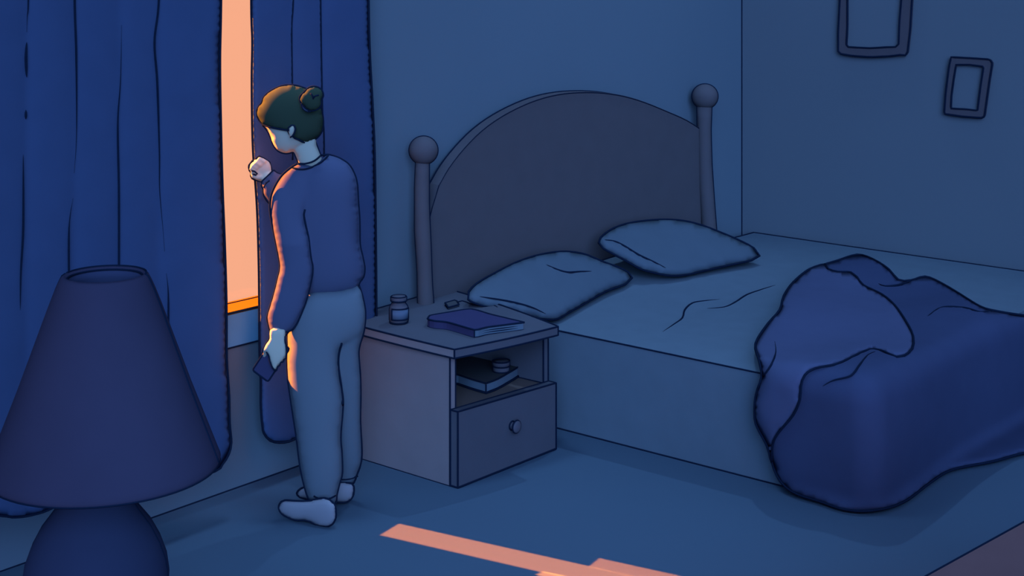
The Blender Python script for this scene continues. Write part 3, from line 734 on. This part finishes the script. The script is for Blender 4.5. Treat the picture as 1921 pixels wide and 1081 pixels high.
# arms inside the sleeves
capsule(bm, [PD(572, 335, 5.62), PD(548, 400, 5.58), PD(553, 490, 5.56), PD(535, 570, 5.556), PD(521, 600, 5.55), PD(520, 638, 5.535)], [.035, .03, .028, .024, .017, .019])
capsule(bm, [PD(560, 340, 5.68), PD(530, 365, 5.73), PD(512, 345, 5.755), PD(500, 330, 5.775)], [.05, .042, .034, .026])
DH = 5.53
# lower hand: wrist, back of the hand, four fingers curled round the phone, thumb along its near edge
hand = [(508, 618), (505, 636), (499, 645.3), (493.5, 655.7), (493, 662), (500, 661), (504, 667.4), (506.6, 679), (511.8, 692), (516.3, 695), (521, 686), (525, 682), (529, 677), (533, 671), (536.6, 662), (537, 651.8), (534.5, 638.9), (534, 618)]
Hn = Soft(hand, const(DH), .9, .017, 3); Hn.build(bm)
for (kx, ky), (tx, ty), r in (((526, 658), (534, 668), .0085), ((522, 664), (530, 674.5), .0088), ((518, 671), (524.5, 681), .0085), ((514, 679), (518.5, 688.5), .0075)):
    capsule(bm, [PD(kx, ky, DH-.004), PD(tx-2, ty-2, DH-.004), PD(tx+.5, ty, DH+.012), PD(tx-5, ty-6, DH+.03)], [r, r, r*.95, r*.8])
capsule(bm, [PD(505, 646, DH), PD(498, 655, DH+.004), PD(496, 668, DH+.026), PD(499, 678, DH+.03)], [.011, .010, .009, .0075])
# raised fist holding the curtain edge
DF = 5.775
fist = [(509.5, 319.5), (506, 304.7), (496, 298), (486.4, 293.5), (480, 300), (472, 305), (467.5, 312), (468, 319.5), (472, 324), (471, 330), (477, 336.5), (492, 341), (503, 333)]
Fi = Soft(fist, const(DF), .9, .026, 3); Fi.build(bm)
for (kx, ky), (tx, ty), (ex, ey), r in (((496, 303), (486.5, 298.5), (481, 307), .0095), ((490, 307), (479, 303.5), (475, 312), .0098), ((485, 312), (473.5, 309.5), (471, 317), .0094), ((482, 318), (471, 316.5), (473, 322), .0084)):
    capsule(bm, [PD(kx, ky, DF-.016), PD(tx, ty, DF-.018), PD(ex, ey, DF-.03), PD(ex+6, ey+3, DF-.024)], [r, r, r*.95, r*.8])
capsule(bm, [PD(494, 333, DF-.014), PD(484, 332.5, DF-.024), PD(475, 330, DF-.028), PD(471.5+2, 326.5, DF-.024)], [.0105, .0105, .0095, .008])
# ear
Er = Soft([(545, 258), (542, 252), (540, 245), (541.5, 239), (547, 234.8), (551.5, 235), (554, 241), (552, 249), (548.5, 255)], const(DP-.082), 1.0, .014, 2); Er.build(bm)
bm = fuse(bm, .0042, 'body')
def pxink(bm, pts, d, w=LW, taper=0, step=4): ink3(bm, [at_d(p.x, p.y, d) for p in spline(pts, False, step)], w, taper=taper)
pxink(bm, [(492, 235), (495.8, 238), (503, 248), (508, 260), (512.4, 271.5), (518, 280), (526.6, 286), (535, 288), (543, 287.5), (551, 284.5), (554, 292), (560, 306.5)], DP, 3.4)
pxink(bm, [(590, 262), (601.5, 291.5)], DP, 3.4)
pxink(bm, [(541, 246), (541, 240), (547, 235), (551.5, 235.5), (554, 241), (552.5, 249), (548, 256), (544, 258)], DP-.096, 3)
pxink(bm, [(508, 624), (505, 636), (499, 645.3), (493, 655.7), (491.7, 663.5)], DH, 3)
pxink(bm, [(500, 660), (504, 667.4), (506.6, 679), (511.8, 691), (516.3, 696)], DH-.006, 3.2)
pxink(bm, [(534, 631), (534, 638.9), (537, 651.8), (538, 662), (536.4, 672.5), (532.5, 675), (531, 679), (526.7, 680.3), (524.8, 685.5), (521, 688), (519, 694.6), (516.3, 696.5)], DH-.004, 3.2, step=9)
pxink(bm, [(509.5, 319.5), (506, 304.7), (496, 298), (486.4, 292.8), (482, 296), (479, 300), (474, 301), (471, 305), (467, 310), (466.6, 314), (468, 320), (471, 324), (470.5, 330), (473, 335), (478, 337.5), (492, 341)], DF, 3.2, step=9)
pxink(bm, [(472, 320), (478, 322), (482.5, 326), (480, 328.5), (474, 326.5)], DF-.038, 3)
link('body', bm, [m_skin, INK], pr_)
# --- hair
hair = [(490.8, 193), (494, 183.6), (501.6, 175), (515, 166.6), (530, 160.8), (543, 159.5), (555, 160.3), (566.6, 163.6), (580, 170), (593, 184), (601.5, 201.6), (605, 215), (606.5, 230), (605, 243), (600, 253), (591.5, 261.5), (583, 266), (575, 268), (566.6, 265.7), (560, 262), (553, 259), (549, 255), (543, 251), (540, 245), (526.6, 242.4), (511.6, 239.6), (500, 236.6), (493.3, 234), (485, 224), (481.6, 213.3), (482.5, 205), (486.6, 197.4)]
bm = bmesh.new(); s = Soft(hair, lambda x, y: HU.front(x, y)-.002, .25, .010, 4, backd=lambda x, y: 2*(DP-HU.front(x, y))+.006); s.build(bm); s.edge(bm, 3.4)
hr = link('hair', bm, [m_hair, INK], pr_)
bm = bmesh.new()
bun = [(575, 168), (581, 163.5), (589, 162), (598, 164.5), (604.5, 171), (606.5, 180), (603, 188), (603.5, 194), (600, 202), (592, 206.5), (583, 208), (575, 205), (569, 198), (565, 194), (562, 187), (563, 180), (569, 174)]
s = Soft(bun, const(DP-.085), 1.0, .04, 3, sharp=(11,)); s.build(bm); s.edge(bm, 3.2)
s.stroke(bm, [(582, 175), (586, 179), (588, 186)], 3); s.stroke(bm, [(588, 183), (591.5, 180), (598, 178.5)], 3)
link('bun', bm, [m_hair, INK], hr)
bm = bmesh.new(); bd_ = [(564, 195), (567, 196.5), (570, 201), (576, 206), (583, 209), (578, 210), (571, 207), (566, 201)]
s = Soft(bd_, const(DP-.098), .8, .006, 2); s.build(bm); s.edge(bm, 1.8); link('hair_band', bm, [m_sweater, INK], hr)
# --- sweater
bm = bmesh.new()
st_ = Soft(torso, const(DP), .9, .115, 6); st_.build(bm)
SD = lambda x, y: 5.61-.055*min(1, max(0, (y-330)/130))
ss = Soft(slv, SD, .95, .055, 5); ss.build(bm)
sf = Soft(far_s, lambda x, y: 5.735, .95, .05, 4); sf.build(bm)
bm = fuse(bm, .005, 'sweater', 6)
pxink(bm, [(558, 307), (546.5, 314), (530, 328), (518.4, 344.6), (509.5, 364), (506.6, 381.6), (507, 399), (511, 423), (517, 453), (522.9, 482.6), (525, 503), (520, 527), (512.5, 556.6), (503.6, 586), (501.2, 598), (503.6, 608.4), (506, 619), (511, 626), (527, 630.5), (536, 629), (541.5, 621.7)], 5.57, 3.6)
for run in ([(508, 620.5), (520, 621), (532, 623), (541.5, 621.7), (548, 619.3)], [(548, 619.3), (557, 607), (568.7, 580), (576.7, 557), (585, 521), (586.5, 500.3), (583.5, 485.5), (580.6, 462), (579, 446.8), (573, 420), (570, 402), (572, 393)]):
    ink3(bm, [at_d(p.x, p.y, min(ss.front(p.x, p.y), st_.front(p.x, p.y) if p.y < 555 else 9)-.003) for p in spline(run, False, 5)], 3.5)
pxink(bm, [(602, 291.5), (611, 290.6), (619, 290.7), (637, 297), (654.6, 309), (665, 327), (670, 346), (671.8, 375.7), (674, 405), (674.7, 426), (675.3, 459), (679.7, 479.6), (684, 503), (681.8, 519.6), (675.3, 528.4), (673, 534.4), (670.9, 541.8)], DP, 3.6)
st_.stroke(bm, [(670.9, 541.8), (654.6, 550.6), (631, 557), (607, 560), (589.5, 559.5), (577, 557.5)], 3.6, lift=.0)
# collar: two drawn lines, the rib round the neck
cl1 = [(559, 306.5), (570, 307.5), (584, 304.5), (594, 299), (602, 291.5)]
cl2 = [(548, 314.5), (561, 317.5), (574, 317), (588, 312.5), (600, 306), (609, 299), (616, 291.5)]
pxink(bm, cl1, DP-.062, 3.2); ink3(bm, [at_d(p.x, p.y, min(ss.front(p.x, p.y), st_.front(p.x, p.y))-.004) for p in spline(cl2, False, 4)], 3.2)
pxink(bm, [(528.8, 328), (518.4, 324), (514, 319.5), (503, 330), (491.8, 340.8), (490, 348), (494, 355), (494, 365), (500.6, 377), (506.6, 383)], 5.735, 3.4)
sf.stroke(bm, [(495, 352), (499, 344), (506, 339)], 2.8)
link('sweater', bm, [m_sweater, INK], pr_)
# --- trousers
bm = bmesh.new()
ln = Soft(legn, lambda x, y: 5.62-.00010*(y-560), .9, .095, 6); ln.build(bm)
lf = Soft(legf, lambda x, y: 5.612+.00045*max(0, y-600), .9, .09, 6); lf.build(bm)
bm = fuse(bm, .006, 'trousers', 14)
dn = lambda y: 5.62-.00010*(y-560)
dfar = lambda y: 5.612+.00045*max(0, y-600)
def vink(bm, pts, df, w=LW, taper=0): ink3(bm, [at_d(p.x, p.y, df(p.y)) for p in spline(pts, False, 5)], w, taper=taper)
vink(bm, [(540, 622), (539, 657), (538.5, 681), (540.6, 716.4), (548, 768), (555.8, 819.4), (563, 875.8), (570.7, 911.4), (578, 935), (584, 941.7), (602, 947.6), (625.6, 948.5), (631, 942.5), (631.5, 930.7), (637.5, 905.4), (642, 887.6), (641, 849), (639, 819), (643.4, 760), (641, 731), (635, 690)], dn, 3.6)
ink3(bm, [at_d(p.x, p.y, min(ln.front(p.x, p.y), lf.front(p.x, p.y))-.006) for p in spline([(643, 760), (641, 731), (635, 687), (636, 663), (641, 645)], False, 5)], 3.6)
vink(bm, [(673.8, 536), (681, 559.5), (685.7, 589), (682.7, 621.7), (675, 648), (673, 666), (676, 704.6), (676.8, 746), (676, 789.7), (679, 849), (676, 872.8), (668.6, 893.6), (664, 905.4), (658, 910), (643.4, 912.3), (638, 912)], lambda y: dfar(y), 3.6)
ln.stroke(bm, [(588.5, 930.7), (597, 935), (607, 936.6), (620, 935), (629, 930)], 3.2)
lf.stroke(bm, [(640, 900), (655, 899), (671, 893.5)], 3.2)
link('trousers', bm, [m_trouser, INK], pr_)
# --- slippers
def slipper(out, d, z0):
    bm = bmesh.new(); s = Soft(out, d, .9, .045, 4); s.build(bm)
    s.edge(bm, 3.5)
    for v in bm.verts:
        if v.co.z < z0: v.co.z = z0
    return link('slipper', bm, [m_slipper, INK], pr_)
slipper([(581, 939.6), (566, 940.5), (548.4, 939.6), (535, 938.7), (527.6, 941.7), (523, 950), (524.7, 959), (533.6, 967.8), (554, 976), (572, 976.5), (584, 980), (596, 987), (610.7, 988.5), (624, 983), (630, 970.7), (630, 958.9), (627, 946), (610, 935)], lambda x, y: 5.51+.0009*(610-x), .001)
slipper([(572, 914), (561.8, 918.8), (557, 925.6), (561.8, 932.7), (579.6, 938), (600, 941), (634.5, 943), (649, 942.5), (659.7, 935), (663.6, 923), (661, 909), (640, 905), (600, 908)], lambda x, y: 5.73, .001)
# --- phone in the lowered hand
DPH = DH+.021
ph = [(473.6, 694.5), (503, 716.5), (543.5, 654.4), (514, 633)]
bm = bmesh.new()
pp = []
for i in range(4):
    a = Vector(ph[i]); pv = Vector(ph[i-1]); nx = Vector(ph[(i+1) % 4])
    pp += [a+(pv-a).normalized()*4, a+((pv-a).normalized()+(nx-a).normalized())*1.1, a+(nx-a).normalized()*4]
f0 = [at_d(p.x, p.y, DPH-.004) for p in pp]; f1 = [at_d(p.x, p.y, DPH+.004) for p in pp]
prism(bm, f0, f1); ink3(bm, f0, 3.2, closed=True)
sm = [at_d(*(Vector((508.5, 675)).lerp(p, .86)), DPH+.0042) for p in pp]
tag(link('phone', bm, [m_phone, INK], None, False), 'dark mobile phone held in the lowered hand', 'phone')

# ================================================================= LIGHT
def sun(name, travel, rgb, strength, ang=.5):
    l = bpy.data.lights.new(name, 'SUN'); l.color = rgb; l.energy = strength; l.angle = math.radians(ang)
    o = bpy.data.objects.new(name, l); C.objects.link(o); o.rotation_mode = 'QUATERNION'
    o.rotation_quaternion = Vector(travel).normalized().to_track_quat('-Z', 'Y'); return o
# low warm sun through the gap between the curtains
sun('evening_sun', (.25, -1, -.50), (1.0, .175, .014), 115, .3)
# soft blue fill sun, added behind the viewer for even light
sun('front_fill_sun', (FW.x-.1*RT.x, FW.y-.1*RT.y, -.36), (.26, .44, .90), 3.1, 40)
def spot(name, loc, aim, rgb, energy, ang, blend=.8, r=.05):
    l = bpy.data.lights.new(name, 'SPOT'); l.color = rgb; l.energy = energy; l.spot_size = math.radians(ang); l.spot_blend = blend; l.shadow_soft_size = r
    o = bpy.data.objects.new(name, l); C.objects.link(o); o.location = loc; o.rotation_mode = 'QUATERNION'
    o.rotation_quaternion = (Vector(aim)-Vector(loc)).to_track_quat('-Z', 'Y')
def beam(name, c, lx, ly, z, rot, rgb, energy):
    l = bpy.data.lights.new(name, 'AREA'); l.shape = 'RECTANGLE'; l.size = lx; l.size_y = ly; l.color = rgb; l.energy = energy; l.spread = math.radians(.4)
    o = bpy.data.objects.new(name, l); C.objects.link(o); o.location = (c[0], c[1], z); o.rotation_euler = (0, 0, rot)
spot('bed_key_spot', (7.4, 4.3, 5.2), (5.6, 3.3, 0), (.36, .58, .95), 310, 62, .9, .03)  # added key spot with no fixture, throws the bed's floor shadow
spot('window_side_fill', (3.75, 4.1, 5.2), (3.9, 3.55, 0), (.34, .56, .95), 400, 50, 1.0, .4)  # added fill spot, brightens the floor near the window
spot('viewer_side_fill', (.0, .1, 2.05), (4.0, 4.6, .35), (.30, .52, .95), 260, 17, 1.0, .2)
s0 = (3.93, 3.85); sdir = math.atan2(.186, 1)   # sunlit floor strip imitated by two added narrow area lights overhead
d_ = Vector((math.sin(sdir), -math.cos(sdir)))
nrm_ = Vector((math.cos(sdir), math.sin(sdir)))
c = Vector(s0)+d_*.75
beam('floor_beam', c, .125, 1.5, 2.35, math.atan2(d_.y, d_.x)+math.pi/2, (1, .175, .013), 5.9)
c = Vector(s0)+d_*1.25+nrm_*.10
beam('floor_beam_wide', c, .085, .9, 2.35, math.atan2(d_.y, d_.x)+math.pi/2, (1, .17, .013), 2.2)

# world: blue dusk all round, a warm sunset haze low behind the window
w = bpy.data.worlds.new('dusk'); bpy.context.scene.world = w; w.use_nodes = True; nt = w.node_tree; nt.nodes.clear()
out = nt.nodes.new('ShaderNodeOutputWorld'); bg = nt.nodes.new('ShaderNodeBackground'); tc = nt.nodes.new('ShaderNodeTexCoord'); sx = nt.nodes.new('ShaderNodeSeparateXYZ')
nt.links.new(tc.outputs['Generated'], sx.inputs[0])
def math_n(op, a, b=None):
    n_ = nt.nodes.new('ShaderNodeMath'); n_.operation = op; n_.use_clamp = True
    for i, v in enumerate((a, b)):
        if v is None: continue
        if isinstance(v, (int, float)): n_.inputs[i].default_value = v
        else: nt.links.new(v, n_.inputs[i])
    return n_.outputs[0]
def band(src, a, b, lo=0.0, hi=1.0):
    m = nt.nodes.new('ShaderNodeMapRange'); m.inputs['From Min'].default_value = a; m.inputs['From Max'].default_value = b
    m.inputs['To Min'].default_value = lo; m.inputs['To Max'].default_value = hi; m.clamp = True; nt.links.new(src, m.inputs['Value']); return m.outputs[0]
g1 = band(sx.outputs['Y'], .3, .4); g2 = band(sx.outputs['Z'], .12, .3, 1, 0)
fac = math_n('MULTIPLY', g1, g2)
mix = nt.nodes.new('ShaderNodeMix'); mix.data_type = 'RGBA'
mix.inputs[6].default_value = (*AMB, 1); mix.inputs[7].default_value = (.965, .425, .255, 1)
nt.links.new(fac, mix.inputs[0]); zen = band(sx.outputs['Z'], .0, .9, .38, .85)
up_ = nt.nodes.new('ShaderNodeVectorMath'); up_.operation = 'SCALE'; up_.inputs[0].default_value = AMB; nt.links.new(zen, up_.inputs['Scale'])
nt.links.new(up_.outputs[0], mix.inputs[6])
nt.links.new(mix.outputs[2], bg.inputs[0]); bg.inputs[1].default_value = 1.0; nt.links.new(bg.outputs[0], out.inputs[0])

# ================================================================= CAMERA
cd_ = bpy.data.cameras.new('camera'); cam = bpy.data.objects.new('camera', cd_); C.objects.link(cam)
cam.location = CAM; cam.rotation_euler = (math.pi/2, 0, -T)
cd_.sensor_width = 36; cd_.lens = F/1921*36; cd_.shift_y = (HOR-540.5)/1921; cd_.clip_start = .05
sc = bpy.context.scene; sc.camera = cam
sc.view_settings.view_transform = 'Standard'; sc.view_settings.look = 'None'; sc.view_settings.exposure = 0; sc.view_settings.gamma = 1
sc.view_settings.use_curve_mapping = False
